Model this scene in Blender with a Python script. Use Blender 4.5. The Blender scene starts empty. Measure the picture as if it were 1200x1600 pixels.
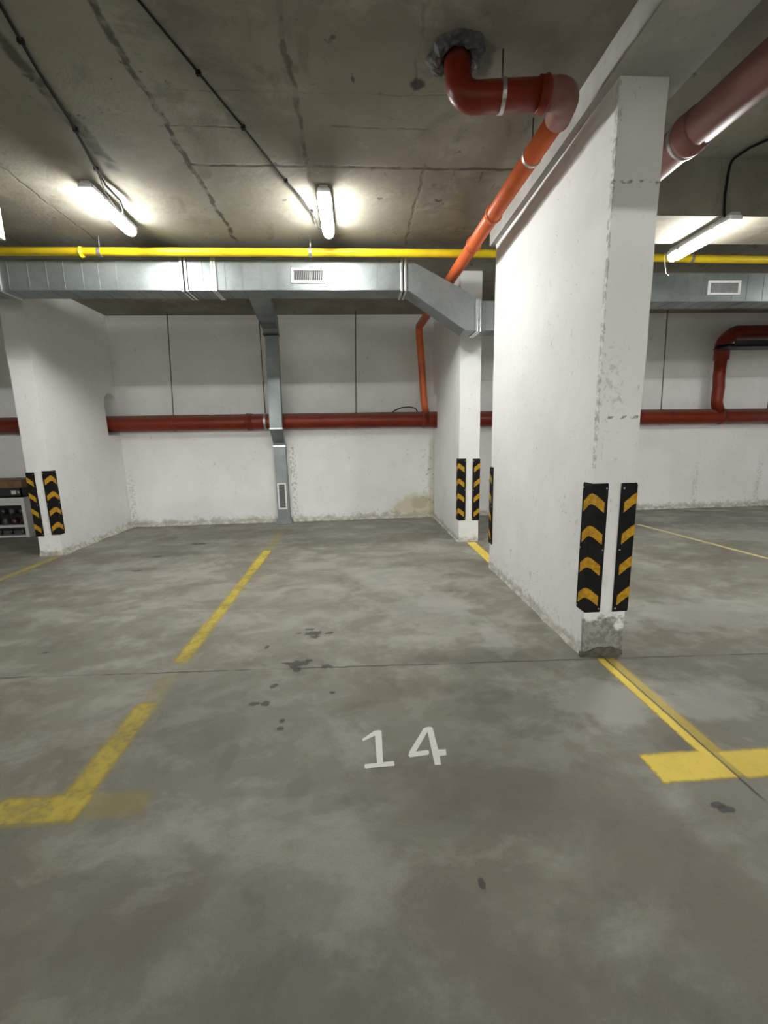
import bpy, bmesh, math, random
from mathutils import Vector, Matrix, noise as mnoise

# ------------------------------------------------------------------ camera
sc = bpy.context.scene
C = sc.collection
random.seed(7)
cam_d = bpy.data.cameras.new('camera')
cam_d.sensor_fit = 'VERTICAL'
cam_d.sensor_height = 36.0
cam_d.lens = 662.857 * 36.0 / 1600.0
cam_d.clip_start = 0.02
cam = bpy.data.objects.new('camera', cam_d)
C.objects.link(cam)
R_ = Vector((0.99750485, -0.06717729, -0.02170901))
U_ = Vector((0.03311265, 0.173612, 0.9842573))
F_ = Vector((0.06235079, 0.98252027, -0.17540323))
M = Matrix(((R_.x, U_.x, -F_.x), (R_.y, U_.y, -F_.y), (R_.z, U_.z, -F_.z))).to_4x4()
M.translation = Vector((0, 0, 1.365))
cam.matrix_world = M
sc.camera = cam

# ------------------------------------------------------------------ world, exposure
w = bpy.data.worlds.new('world')
w.use_nodes = True
w.node_tree.nodes['Background'].inputs[0].default_value = (0.9, 0.95, 1.0, 1)
w.node_tree.nodes['Background'].inputs[1].default_value = 0.0
sc.world = w
sc.view_settings.view_transform = 'Standard'
sc.view_settings.look = 'None'
sc.view_settings.exposure = 0.0
sc.view_settings.gamma = 1.0
sc.view_settings.use_curve_mapping = False
LAMP_POWER = 225.0          # emission of the lit battens
LAMP_TINT = (1.0, 1.0, 0.965)
AISLE_FILL_POWER = 500.0         # added unseen battens down the aisle, brightening faces turned to the camera
try:
    sc.cycles.use_denoising = True
    sc.cycles.max_bounces = 10
    sc.cycles.diffuse_bounces = 7
    sc.cycles.sample_clamp_indirect = 6.0
except Exception:
    pass

# ------------------------------------------------------------------ material helper
class Mat:
    def __init__(s, name, rough=0.7, metal=0.0, color=(0.5, 0.5, 0.5), spec=0.5):
        s.m = bpy.data.materials.new(name)
        s.m.use_nodes = True
        s.t = s.m.node_tree
        s.b = s.t.nodes['Principled BSDF']
        s.out = s.t.nodes['Material Output']
        s.b.inputs['Roughness'].default_value = rough
        s.b.inputs['Metallic'].default_value = metal
        s.b.inputs['Base Color'].default_value = (*color, 1)
        s.b.inputs['Specular IOR Level'].default_value = spec
        g = s.t.nodes.new('ShaderNodeNewGeometry')
        s.pos = g.outputs['Position']
        s.nrm = g.outputs['Normal']
        sp = s.t.nodes.new('ShaderNodeSeparateXYZ')
        s.link(s.pos, sp.inputs[0])
        s.x, s.y, s.z = sp.outputs
    def link(s, a, b):
        s.t.links.new(a, b)
    def put(s, sock, v):
        if hasattr(v, 'is_output') or isinstance(v, bpy.types.NodeSocket):
            s.link(v, sock)
        elif isinstance(v, (tuple, list)):
            sock.default_value = (*v, 1) if len(v) == 3 and sock.type == 'RGBA' else v
        else:
            sock.default_value = v
    def math(s, op, a, b=None, c=None, clamp=False):
        n = s.t.nodes.new('ShaderNodeMath'); n.operation = op; n.use_clamp = clamp
        s.put(n.inputs[0], a)
        if b is not None: s.put(n.inputs[1], b)
        if c is not None: s.put(n.inputs[2], c)
        return n.outputs[0]
    def add(s, a, b): return s.math('ADD', a, b)
    def sub(s, a, b): return s.math('SUBTRACT', a, b)
    def mul(s, a, b): return s.math('MULTIPLY', a, b)
    def mx(s, a, b): return s.math('MAXIMUM', a, b)
    def mn(s, a, b): return s.math('MINIMUM', a, b)
    def vec(s, sx=1, sy=1, sz=1, off=(0, 0, 0)):
        n = s.t.nodes.new('ShaderNodeMapping')
        s.link(s.pos, n.inputs[0])
        n.inputs['Scale'].default_value = (sx, sy, sz)
        n.inputs['Location'].default_value = off
        return n.outputs[0]
    def noise(s, scale, detail=4, rough=0.55, dist=0.0, vec=None, color=False):
        n = s.t.nodes.new('ShaderNodeTexNoise')
        s.link(vec if vec is not None else s.pos, n.inputs['Vector'])
        n.inputs['Scale'].default_value = scale
        n.inputs['Detail'].default_value = detail
        n.inputs['Roughness'].default_value = rough
        n.inputs['Distortion'].default_value = dist
        return n.outputs['Color' if color else 'Fac']
    def voro(s, scale, vec=None):
        n = s.t.nodes.new('ShaderNodeTexVoronoi')
        s.link(vec if vec is not None else s.pos, n.inputs['Vector'])
        n.inputs['Scale'].default_value = scale
        return n.outputs['Distance']
    def mr(s, v, a, b, c=0.0, d=1.0):
        n = s.t.nodes.new('ShaderNodeMapRange'); n.interpolation_type = 'SMOOTHSTEP'
        s.put(n.inputs[0], v)
        for i, q in enumerate((a, b, c, d)): n.inputs[i + 1].default_value = q
        return n.outputs[0]
    def mix(s, f, a, b, blend='MIX'):
        n = s.t.nodes.new('ShaderNodeMix'); n.data_type = 'RGBA'; n.blend_type = blend
        s.put(n.inputs[0], f); s.put(n.inputs[6], a); s.put(n.inputs[7], b)
        return n.outputs[2]
    def band(s, coord, at, half, soft, wob=None, amt=0.0):
        d = s.sub(coord, at)
        if wob is not None: d = s.add(d, s.mul(s.sub(wob, 0.5), amt))
        return s.mr(s.math('ABSOLUTE', d), half, half + soft, 1.0, 0.0)
    def between(s, coord, a, b, soft=0.01):
        return s.mul(s.mr(coord, a - soft, a + soft), s.mr(coord, b - soft, b + soft, 1.0, 0.0))
    def blob(s, a, b, ca, cb, ra, rb, wob=None, amt=0.6):
        dx = s.mul(s.sub(a, ca), 1.0 / ra); dy = s.mul(s.sub(b, cb), 1.0 / rb)
        d = s.math('SQRT', s.add(s.mul(dx, dx), s.mul(dy, dy)))
        if wob is not None: d = s.add(d, s.mul(s.sub(wob, 0.5), amt * 2))
        return s.mr(d, 0.6, 1.1, 1.0, 0.0)
    def bump(s, h, strength=0.3, dist=0.01):
        n = s.t.nodes.new('ShaderNodeBump')
        n.inputs['Strength'].default_value = strength
        n.inputs['Distance'].default_value = dist
        s.link(h, n.inputs['Height'])
        s.link(n.outputs[0], s.b.inputs['Normal'])
    def col(s, v): s.put(s.b.inputs['Base Color'], v)
    def rough(s, v): s.put(s.b.inputs['Roughness'], v)

def simple(name, color, rough=0.6, metal=0.0, var=0.12, scale=25, spec=0.5, bump=0.0):
    m = Mat(name, rough, metal, color, spec)
    n = m.noise(scale, 3)
    a = tuple(c * (1 - var) for c in color); b = tuple(min(1, c * (1 + var)) for c in color)
    m.col(m.mix(m.mr(n, 0.3, 0.7), a, b))
    if bump: m.bump(n, bump, 0.005)
    return m.m

# ---- floor
def floor_material():
    m = Mat('floor_concrete', 0.55, spec=0.35)
    big = m.noise(0.55, 4, 0.55, 0.6)
    mid = m.noise(1.9, 7, 0.64, 0.35, m.vec(1, 1.5, 1, (3, 1, 0)))
    fine = m.noise(9, 6, 0.65, 0.3)
    grain = m.noise(160, 3, 0.6)
    c = m.mix(m.mr(big, 0.36, 0.64), (0.225, 0.216, 0.176), (0.285, 0.276, 0.230))
    c = m.mix(m.mul(m.mr(mid, 0.48, 0.64), 0.6), c, (0.40, 0.39, 0.335))
    brown = m.noise(1.2, 6, 0.64, 0.4, m.vec(1, 1, 1, (7, 4, 2)))
    c = m.mix(m.mul(m.mr(brown, 0.49, 0.63), 0.62), c, (0.205, 0.175, 0.135))
    cloud = m.noise(2.9, 7, .68, .4, m.vec(1, 1.3, 1, (11, 2, 5)))
    c = m.mix(m.mul(m.mr(cloud, .52, .66), .5), c, (0.165, 0.15, 0.12))
    c = m.mix(m.mul(m.mr(cloud, .46, .34), .4), c, (0.39, 0.375, 0.32))
    c = m.mix(m.mul(m.mr(fine, 0.55, 0.75), 0.22), c, (0.17, 0.16, 0.14))
    c = m.mix(m.mul(m.mr(grain, 0.35, 0.7), 0.16), c, (0.13, 0.13, 0.115))
    wob = m.noise(7, 4, 0.6)
    wob2 = m.noise(22, 3, 0.6)
    c = m.mix(m.mul(m.blob(m.x, m.y, .3, 3.9, 3.2, 1.7, wob, .8), m.mul(m.mr(mid, .36, .6), .42)), c, (0.43, 0.42, 0.36))  # pale pool painted into the colour to brighten the mid floor
    # cement wash and worn patches
    for (x, y, rx, ry, s) in [(1.25, 1.90, .34, .22, .55), (1.75, 1.84, .30, .16, .4), (.55, 3.1, .40, .5, .35), (.37, 4.0, .55, .4, .4),
                              (.70, 3.3, .25, .3, .4), (2.5, 2.85, .8, .35, .35), (5.0, 5.2, 1.2, .4, .3), (.35, 2.65, .25, .12, .4), (.9, 2.6, .12, .22, .55),
                              (-2.3, 4.4, 1.0, .5, .25)]:
        c = m.mix(m.mul(m.blob(m.x, m.y, x, y, rx, ry, wob, .9), s), c, (0.46, 0.45, 0.415))
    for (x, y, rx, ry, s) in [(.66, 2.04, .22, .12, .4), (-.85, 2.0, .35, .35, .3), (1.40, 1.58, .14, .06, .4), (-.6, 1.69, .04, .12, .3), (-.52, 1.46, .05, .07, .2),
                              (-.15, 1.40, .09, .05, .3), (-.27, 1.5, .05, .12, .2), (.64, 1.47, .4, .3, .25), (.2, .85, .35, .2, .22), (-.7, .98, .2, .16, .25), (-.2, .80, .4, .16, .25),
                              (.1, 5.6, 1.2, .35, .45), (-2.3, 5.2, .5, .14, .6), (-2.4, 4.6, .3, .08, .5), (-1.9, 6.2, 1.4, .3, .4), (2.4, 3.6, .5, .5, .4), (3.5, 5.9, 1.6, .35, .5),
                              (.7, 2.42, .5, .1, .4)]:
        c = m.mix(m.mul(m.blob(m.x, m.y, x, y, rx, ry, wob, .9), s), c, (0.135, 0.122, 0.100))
    # oil drips
    for (x, y, rx, ry) in [(-.339, 2.84, .06, .035), (-.33, 2.79, .04, .03), (-.226, 2.836, .035, .018), (-.435, 2.855, .025, .012), (-.374, 2.91, .03, .015), (-.40, 2.44, .065, .028),
                           (-.40, 2.385, .03, .04), (-.33, 2.47, .025, .014), (-.47, 2.45, .03, .014), (-.215, 2.39, .04, .025), (-.50, 2.21, .022, .022), (-.513, 2.05, .026, .024),
                           (-.574, 2.055, .026, .02), (-.402, 1.9, .02, .017), (-.40, 1.85, .016, .015), (-.173, 2.116, .018, .012), (1.311, 1.246, .028, .014), (1.285, 1.268, .03, .012),
                           (.342, 1.065, .012, .018), (-.632, 2.674, .014, .022), (-2.14, 5.68, .12, .05), (-2.42, 5.1, .05, .03), (-2.38, 4.55, .05, .02), (-2.1, 2.756, .025, .015)]:
        c = m.mix(m.mul(m.blob(m.x, m.y, x, y, rx * 1.15, ry * 1.15, wob2, 1.3), .78), c, (0.05, 0.044, 0.046))
    # construction joints
    gap = m.mr(m.noise(3.0, 3), 0.40, 0.52)
    yj = m.add(m.y, m.mul(m.x, 0.045))
    j1 = m.mul(m.band(yj, 2.365, 0.003, 0.007, wob, 0.03), m.add(m.mul(gap, .6), .3))
    j2 = m.mul(m.band(m.x, 1.476, 0.003, 0.006, wob2, 0.008), m.mr(m.y, 1.25, 1.3))
    j2 = m.mul(j2, m.mr(m.y, 2.3, 2.33, 1, 0))
    c = m.mix(m.mul(m.mx(j1, j2), .8), c, (0.045, 0.042, 0.036))
    # scum along the wall foot
    foot = m.mul(m.mr(m.y, 6.72, 7.0), m.mr(m.noise(5, 4), .4, .65))
    c = m.mix(m.mul(foot, .6), c, (0.13, 0.115, 0.09))
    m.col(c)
    m.rough(m.mr(mid, 0.3, 0.7, 0.66, 0.48))
    m.bump(m.add(m.mul(fine, .6), m.add(m.mul(grain, .25), m.mul(m.mx(j1, j2), -.6))), 0.25, 0.006)
    return m.m

# ---- plaster
def plaster_material():
    m = Mat('white_plaster', 0.85, spec=0.25)
    n1 = m.noise(1.3, 4); n2 = m.noise(14, 5, .6); n3 = m.noise(70, 3, .6)
    c = m.mix(m.mr(n1, .35, .65), (0.775, 0.78, 0.765), (0.84, 0.845, 0.835))
    c = m.mix(m.mul(m.mr(n2, .58, .75), .18), c, (0.55, 0.54, 0.51))
    # scratches and nicks leaning over the face
    v = m.vec(2.2, 2.2, .9)
    nick = m.mul(m.mr(m.noise(13, 3, .55, 1.2, v), .66, .71), m.mr(m.noise(2.2, 3), .45, .56))
    c = m.mix(m.mul(nick, .6), c, (0.45, 0.44, 0.41))
    # pits
    pit = m.mul(m.mr(m.voro(26), .10, .16, 1, 0), m.mr(m.noise(3.1, 3), .56, .64))
    c = m.mix(m.mul(pit, .6), c, (0.28, 0.265, 0.235))
    # dirt at the foot
    wob = m.noise(9, 5, .65)
    wv = m.noise(26, 4, .6)
    h = m.add(m.z, m.mul(m.sub(wob, .5), .22))
    foot = m.mr(h, .03, .085, 1, 0)
    c = m.mix(m.mul(foot, .55), c, (0.33, 0.305, 0.25))
    foot2 = m.mul(m.mr(h, .00, .22, 1, 0), m.mr(wv, .52, .66))
    c = m.mix(m.mul(foot2, .5), c, (0.24, 0.22, 0.18))
    # bare crumbled render on the front of the near pillar
    pf = m.mul(m.between(m.x, 1.30, 1.66, .01), m.mr(m.y, 2.36, 2.38, 1, 0))
    hz = m.add(m.z, m.add(m.mul(m.sub(m.noise(11, 5, .65), .5), .42), m.mul(m.sub(m.x, 1.36), .10)))
    bare = m.mul(pf, m.mr(hz, .19, .26, 1, 0))
    c = m.mix(m.mul(bare, .85), c, m.mix(m.mr(wv, .42, .6), (0.095, 0.087, 0.068), (0.25, 0.24, 0.20)))
    smudge = m.mul(pf, m.mul(m.mr(m.z, .25, .9, 1, 0), m.mr(m.noise(8, 4), .54, .66)))
    c = m.mix(m.mul(smudge, .3), c, (0.40, 0.385, 0.35))
    # chipped arris low on the near pillar's front
    chip = m.mul(pf, m.mul(m.blob(m.x, m.z, 1.40, 1.62, .09, .22, wv, 1.3), m.mr(m.noise(30, 4, .6), .52, .6)))
    arr = m.mul(pf, m.mul(m.band(m.x, 1.360, .002, .007, wv, .03), m.mul(m.mr(m.z, 1.1, 1.2), m.mr(m.noise(24, 5, .7), .46, .56))))
    c = m.mix(m.mul(arr, .6), c, (0.27, 0.26, 0.23))
    c = m.mix(m.mul(chip, .35), c, (0.30, 0.285, 0.25))
    for zz in (2.62, 1.44):
        cr = m.mul(pf, m.band(m.z, zz, .004, .008, wob, .05))
        cr = m.mul(cr, m.mr(m.noise(20, 2), .45, .55))
        c = m.mix(m.mul(cr, .8), c, (0.16, 0.15, 0.13))
    # back wall: efflorescence corner, damp specks, line painted in along the duct's shadow edge
    bw = m.mr(m.y, 6.95, 7.0)
    eff = m.mul(bw, m.blob(m.x, m.z, 1.0, .17, .42, .28, wob, .8))
    c = m.mix(m.mul(eff, .75), c, (0.60, 0.555, 0.40))
    eff2 = m.mul(bw, m.blob(m.x, m.z, 1.05, .26, .16, .12, wob, .8))
    c = m.mix(m.mul(eff2, .6), c, (0.44, 0.40, 0.25))
    cor = m.mul(bw, m.mul(m.mr(m.x, 1.02, 1.28), m.mul(m.mr(m.x, 1.30, 1.31, 1, 0), m.mr(m.z, 1.3, 1.1))))
    sp = m.mul(cor, m.mr(m.noise(17, 3), .60, .66))
    c = m.mix(m.mul(sp, .75), c, (0.10, 0.085, 0.06))
    c = m.mix(m.mul(m.mul(bw, m.mul(m.band(m.x, 1.27, .03, .05, wob, .1), m.mr(m.z, 1.45, 1.2))), .5), c, (0.42, 0.37, 0.25))
    rs = m.mul(bw, m.mul(m.band(m.x, -1.03, .03, .03, wob, .12), m.mul(m.mr(m.z, 1.3, 1.2), m.mr(wv, .5, .58))))
    c = m.mix(m.mul(rs, .55), c, (0.26, 0.24, 0.19))
    for xx, aa in ((5.93, .6), (7.1, .7), (-3.62, .7)):
        rr = m.mul(bw, m.mul(m.band(m.x, xx, .02, .05, wob, .12), m.mul(m.mr(m.z, 1.1, .5), m.mr(wv, .46, .56))))
        c = m.mix(m.mul(rr, aa * .6), c, (0.36, 0.32, 0.24))
    shade_edge = m.mul(bw, m.band(m.z, 2.23, .002, .01, wob, .02))  # thin grey line drawn where the duct's shadow ends on the wall
    c = m.mix(m.mul(shade_edge, .25), c, (0.4, 0.39, 0.36))
    top = m.mul(bw, m.mr(m.z, 3.12, 3.2))
    c = m.mix(m.mul(top, .3), c, (0.45, 0.42, 0.36))
    wf = m.mul(bw, m.mr(m.add(m.z, m.mul(m.sub(wob, .5), .28)), .06, .12, 1, 0))
    c = m.mix(m.mul(wf, .45), c, (0.36, 0.335, 0.26))
    m.col(c)
    hgt = m.add(m.mul(n2, .6), m.add(m.mul(n3, .22), m.sub(m.mul(nick, -.5), m.add(m.mul(pit, .5), m.mul(bare, .8)))))
    m.bump(hgt, .35, .012)
    return m.m

# ---- slab
def slab_material():
    m = Mat('slab_concrete', 0.9, spec=0.2)
    big = m.noise(.8, 5, .6, .5); mid = m.noise(3.4, 6, .65, .6); fine = m.noise(24, 5, .65)
    c = m.mix(m.mr(big, .35, .65), (0.195, 0.176, 0.138), (0.275, 0.258, 0.212))
    c = m.mix(m.mul(m.mr(mid, .52, .72), .5), c, (0.36, 0.345, 0.30))
    c = m.mix(m.mul(m.mr(m.noise(2.1, 6, .7, 1.0, m.vec(1, 1, 1, (5, 9, 0))), .54, .68), .5), c, (0.13, 0.117, 0.09))
    c = m.mix(m.mul(m.mr(fine, .58, .75), .25), c, (0.12, 0.11, 0.09))
    dots = m.mul(m.mr(m.noise(11, 3, .6, .4), .66, .72), m.mr(m.noise(1.7, 3), .46, .56))
    c = m.mix(m.mul(dots, .75), c, (0.055, 0.048, 0.038))
    wob = m.noise(5, 4, .6); wob2 = m.noise(30, 3, .6)
    ragged = m.mr(m.noise(9, 3), .38, .56)
    lines = None
    yfar = m.mr(m.y, 3.3, 3.4)
    for (x, half, s, a, b) in [(-1.07, .010, .8, -6, 4.6), (-.27, .008, .55, 1.2, 4.2), (-1.60, .020, .75, -6, 3.45), (-2.36, .004, .55, 3.0, 4.7),
                               (.56, .006, .45, 3.3, 4.6), (2.75, .006, .4, -6, 3.1), (.38, .005, .3, 1.0, 2.7), (-3.1, .006, .5, -6, 6), (4.2, .006, .5, -6, 6), (-2.0, .004, .3, -6, 3)]:
        l = m.mul(m.band(m.x, x, half, half * 1.5, wob, .10), m.between(m.y, a, b, .05))
        l = m.mul(m.mul(l, s), m.add(m.mul(ragged, .7), .3))
        lines = l if lines is None else m.mx(lines, l)
    for (y, half, s, a, b) in [(3.37, .008, .75, -1.1, 1.25), (3.0, .004, .35, -1.1, -.6), (2.98, .005, .4, -.1, .5), (5.6, .006, .5, -6, 6), (2.72, .003, .25, -.9, 1.2)]:
        l = m.mul(m.band(m.y, y, half, half * 1.5, wob, .06), m.between(m.x, a, b, .05))
        l = m.mul(m.mul(l, s), m.add(m.mul(ragged, .7), .3))
        lines = m.mx(lines, l)
    c = m.mix(lines, c, (0.05, 0.045, 0.036))
    # drip streaks beside the cross joint
    st = m.mul(m.mul(m.between(m.y, 3.36, 3.62, .06), m.between(m.x, .05, 1.2, .1)), m.mr(m.noise(13, 3, .5, 0, m.vec(1.6, .35, 1)), .60, .68))
    c = m.mix(m.mul(st, .6), c, (0.10, 0.085, 0.065))
    # filled core hole and damp ring near the drain
    c = m.mix(m.mul(m.blob(m.x, m.y, .40, 2.645, .045, .045, wob2, .3), .85), c, (0.03, 0.027, 0.03))
    c = m.mix(m.mul(m.blob(m.x, m.y, .57, 2.49, .19, .17, wob, 1.2), .7), c, (0.07, 0.068, 0.066))
    m.col(c)
    m.bump(m.add(m.mul(mid, .5), m.add(m.mul(fine, .4), m.mul(lines, -.7))), .4, .012)
    return m.m

def beam_material():
    m = Mat('grey_beam_render', 0.9, spec=0.2)
    n = m.noise(2.5, 5, .6); f = m.noise(30, 4, .6)
    c = m.mix(m.mr(n, .35, .65), (0.40, 0.39, 0.37), (0.52, 0.51, 0.485))
    c = m.mix(m.mul(m.mr(f, .56, .7), .3), c, (0.26, 0.25, 0.23))
    m.col(c); m.bump(m.add(n, m.mul(f, .5)), .3, .008)
    return m.m

def galvanised():
    m = Mat('galvanised_sheet', .30, .65, (.5, .53, .53))
    v = m.t.nodes.new('ShaderNodeTexVoronoi'); m.link(m.pos, v.inputs['Vector']); v.inputs['Scale'].default_value = 55
    n = m.noise(3, 4)
    sepc = m.t.nodes.new('ShaderNodeSeparateColor'); m.link(v.outputs['Color'], sepc.inputs[0])
    c = m.mix(m.mr(n, .3, .7), (.19, .215, .215), (.26, .285, .285))
    c = m.mix(m.mul(sepc.outputs[0], .16), c, (.36, .39, .39))
    m.col(c)
    m.rough(m.mr(m.noise(5, 4), .3, .7, .38, .50))
    m.bump(m.noise(2.2, 1, .3), .03, .02)
    return m.m

def pvc(name, col, rough=.38, d0=.3, amt=1.0, spec=.4):
    m = Mat(name, rough, 0, col, spec)
    n = m.noise(4, 4); d = m.noise(18, 5, .65)
    c = m.mix(m.mr(n, .3, .7), tuple(q * .85 for q in col), tuple(min(1, q * 1.12) for q in col))
    # grey dust lying on the upper side
    nz = m.t.nodes.new('ShaderNodeSeparateXYZ'); m.link(m.nrm, nz.inputs[0])
    dust = m.mul(m.mul(m.mr(nz.outputs[2], d0, 1.0), amt), m.add(.45, m.mul(m.mr(d, .35, .65), .4)))
    c = m.mix(dust, c, (.20, .155, .13))
    m.col(c); m.rough(m.add(m.mul(dust, .4), rough))
    return m.m

def paint(name, col, rects, wear=.35, soft=.012):
    m = Mat(name, .6, 0, col, .3)
    n = m.noise(28, 5, .65); b = m.noise(5, 4, .6)
    c = m.mix(m.mr(m.noise(4, 4), .3, .7), tuple(q * .92 for q in col), col)
    c = m.mix(m.mul(m.mr(n, .52, .7), wear), c, (0.30, 0.27, 0.18))
    m.col(c)
    e = m.mul(m.sub(m.noise(45, 4, .6), .5), .018)
    ex = m.add(m.x, e); ey = m.add(m.y, m.mul(m.sub(m.noise(31, 4, .6, 0, m.vec(1, 1, 1, (3, 3, 3))), .5), .018))
    mask = None
    if rects:
        for (x0, x1, y0, y1, s) in rects:
            k = m.mul(m.mul(m.between(ex, x0, x1, soft), m.between(ey, y0, y1, soft)), s)
            mask = k if mask is None else m.mx(mask, k)
    else:
        mask = m.add(1.0, 0.0)
    worn = m.mr(m.add(m.mul(n, .35), m.mul(b, .65)), .36, .66)
    if name == 'yellow_paint_fresh': mask = m.mul(mask, m.sub(1.0, m.mul(m.band(m.x, 1.477, .0025, .003, b, .008), .8)))
    mask = m.mul(mask, m.sub(1.0, m.mul(worn, wear)))
    tr = m.t.nodes.new('ShaderNodeBsdfTransparent')
    mxs = m.t.nodes.new('ShaderNodeMixShader')
    m.link(mask, mxs.inputs[0]); m.link(tr.outputs[0], mxs.inputs[1]); m.link(m.b.outputs[0], mxs.inputs[2])
    m.link(mxs.outputs[0], m.out.inputs[0])
    return m.m

def emitter(name, tint, power):
    m = bpy.data.materials.new(name); m.use_nodes = True
    t = m.node_tree; b = t.nodes['Principled BSDF']
    b.inputs['Base Color'].default_value = (.9, .9, .88, 1)
    b.inputs['Emission Color'].default_value = (*tint, 1)
    b.inputs['Emission Strength'].default_value = power
    return m

MF = floor_material(); MP = plaster_material(); MC = slab_material(); MB = beam_material(); MG = galvanised()
ORANGE = pvc('orange_drain_pipe', (.60, .125, .038))
DUSTY = pvc('dusty_red_drain_pipe', (.20, .085, .065), .5)
RED = pvc('brick_red_drain_pipe', (.165, .019, .006), spec=.28)
YELLOWP = pvc('yellow_pipe_paint', (.80, .58, .010), .45)
RUBBER = simple('black_rubber', (.0065, .0065, .0065), .7, var=.3, bump=.2, spec=.2)
AMBER = simple('amber_reflective', (.46, .245, .008), .5, var=.25, scale=40, spec=.3)
STEEL = simple('zinc_steel', (.50, .50, .49), .4, .85)
DARKSTEEL = simple('dull_dark_steel', (.10, .09, .085), .55, .6)
CABLE = simple('black_cable', (.014, .013, .013), .8, spec=.1)
WHITEWIRE = simple('white_wire', (.45, .44, .42), .5)
HOUSING = simple('grey_lamp_housing', (.46, .45, .44), .5)
ENDCAP = simple('pale_lamp_end_cap', (.82, .82, .82), .35)
ENDCAP.node_tree.nodes['Principled BSDF'].inputs['Transmission Weight'].default_value = .75
AISLE_FILL = emitter('added_aisle_tube_diffuser', LAMP_TINT, AISLE_FILL_POWER)
LIT = emitter('lit_tube_diffuser', LAMP_TINT, LAMP_POWER)
SLAT = simple('grey_grille_slats', (.30, .30, .30), .5)
WHITEP = simple('white_grille_enamel', (.72, .73, .73), .45, var=.05)
DARKV = simple('dark_grille_inside', (.03, .03, .03), .8)
MORTAR = simple('dark_rough_mortar', (.085, .083, .082), .95, var=.5, scale=30, bump=.8)
RENDER = simple('crumbled_render', (.52, .50, .44), .95, var=.28, scale=16, bump=.7)
RENDER2 = simple('grey_bare_render', (.095, .087, .068), .95, var=.45, scale=18, bump=.9)
WOOD = simple('brown_wood_board', (.17, .085, .035), .6, var=.3, scale=9)
CABW = simple('white_cabinet_enamel', (.62, .62, .60), .45, var=.05)
BLACKP = simple('black_plastic', (.014, .014, .015), .5)
OFFW = simple('off_white_box_enamel', (.62, .61, .52), .6, var=.08)

# ------------------------------------------------------------------ object helpers
def obj(name, bm, m, parent=None, smooth=False, loc=None):
    me = bpy.data.meshes.new(name)
    bmesh.ops.recalc_face_normals(bm, faces=bm.faces[:])
    bm.to_mesh(me); bm.free()
    if m is not None: me.materials.append(m)
    if smooth:
        for p in me.polygons: p.use_smooth = True
    o = bpy.data.objects.new(name, me); C.objects.link(o)
    if parent is not None: o.parent = parent
    if loc is not None: o.location = loc
    return o
def tag(o, label, cat, group=None, kind=None):
    o['label'] = label; o['category'] = cat
    if group: o['group'] = group
    if kind: o['kind'] = kind
    return o
def struct(o, label, cat): return tag(o, label, cat, kind='structure')
def thing(name, label, cat, loc=(0, 0, 0), rz=0.0, group=None):
    o = bpy.data.objects.new(name, None); o.empty_display_size = .1
    C.objects.link(o); o.location = loc; o.rotation_euler = (0, 0, rz)
    return tag(o, label, cat, group)
def dup(root, loc, rz=None, label=None):
    r = root.copy(); C.objects.link(r); r.location = loc
    if rz is not None: r.rotation_euler = (0, 0, rz)
    if label: r['label'] = label
    for ch in [c for c in bpy.data.objects if c.parent == root]:
        c2 = ch.copy(); C.objects.link(c2); c2.parent = r
        for g in [c for c in bpy.data.objects if c.parent == ch]:
            g2 = g.copy(); C.objects.link(g2); g2.parent = c2
    return r
def box(bm, x0, x1, y0, y1, z0, z1, bev=0.0):
    vs = [bm.verts.new((x, y, z)) for x in (x0, x1) for y in (y0, y1) for z in (z0, z1)]
    fs = []
    for q in ((0, 1, 3, 2), (4, 6, 7, 5), (0, 4, 5, 1), (2, 3, 7, 6), (0, 2, 6, 4), (1, 5, 7, 3)):
        fs.append(bm.faces.new([vs[i] for i in q]))
    if bev > 0:
        es = list({e for f in fs for e in f.edges})
        bmesh.ops.bevel(bm, geom=es, offset=bev, segments=2, affect='EDGES', profile=.5)
    return vs
def bx(*a, **k):
    bm = bmesh.new(); box(bm, *a, **k); return bm
def prism(bm, sec0, sec1):
    """closed loft between two equal-length loops"""
    a = [bm.verts.new(p) for p in sec0]; b = [bm.verts.new(p) for p in sec1]
    n = len(a)
    for i in range(n): bm.faces.new((a[i], a[(i + 1) % n], b[(i + 1) % n], b[i]))
    bm.faces.new(a[::-1]); bm.faces.new(b)
def loft(bm, secs):
    rings = [[bm.verts.new(p) for p in s] for s in secs]
    n = len(rings[0])
    for a, b in zip(rings, rings[1:]):
        for i in range(n): bm.faces.new((a[i], a[(i + 1) % n], b[(i + 1) % n], b[i]))
    bm.faces.new(rings[0][::-1]); bm.faces.new(rings[-1])
def fillet(pts, rad, seg=8):
    pts = [Vector(p) for p in pts]
    if not isinstance(rad, (list, tuple)): rad = [rad] * len(pts)
    out = [pts[0]]
    for i in range(1, len(pts) - 1):
        p = pts[i]; a = (pts[i - 1] - p); b = (pts[i + 1] - p)
        la, lb = a.length, b.length; a.normalize(); b.normalize()
        ang = a.angle(b); r = rad[i]
        if r <= 0 or ang > 3.1: out.append(p); continue
        t = min(r / math.tan(ang / 2), la * .48, lb * .48)
        r2 = t * math.tan(ang / 2)
        c = p + (a + b).normalized() * (r2 / math.sin(ang / 2))
        s = p + a * t - c; e = p + b * t - c
        for k in range(seg + 1):
            f = k / seg; tot = s.angle(e)
            q = (math.sin((1 - f) * tot) * s + math.sin(f * tot) * e) / math.sin(tot) if tot > 1e-4 else s
            out.append(c + q)
    out.append(pts[-1])
    return out
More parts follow.
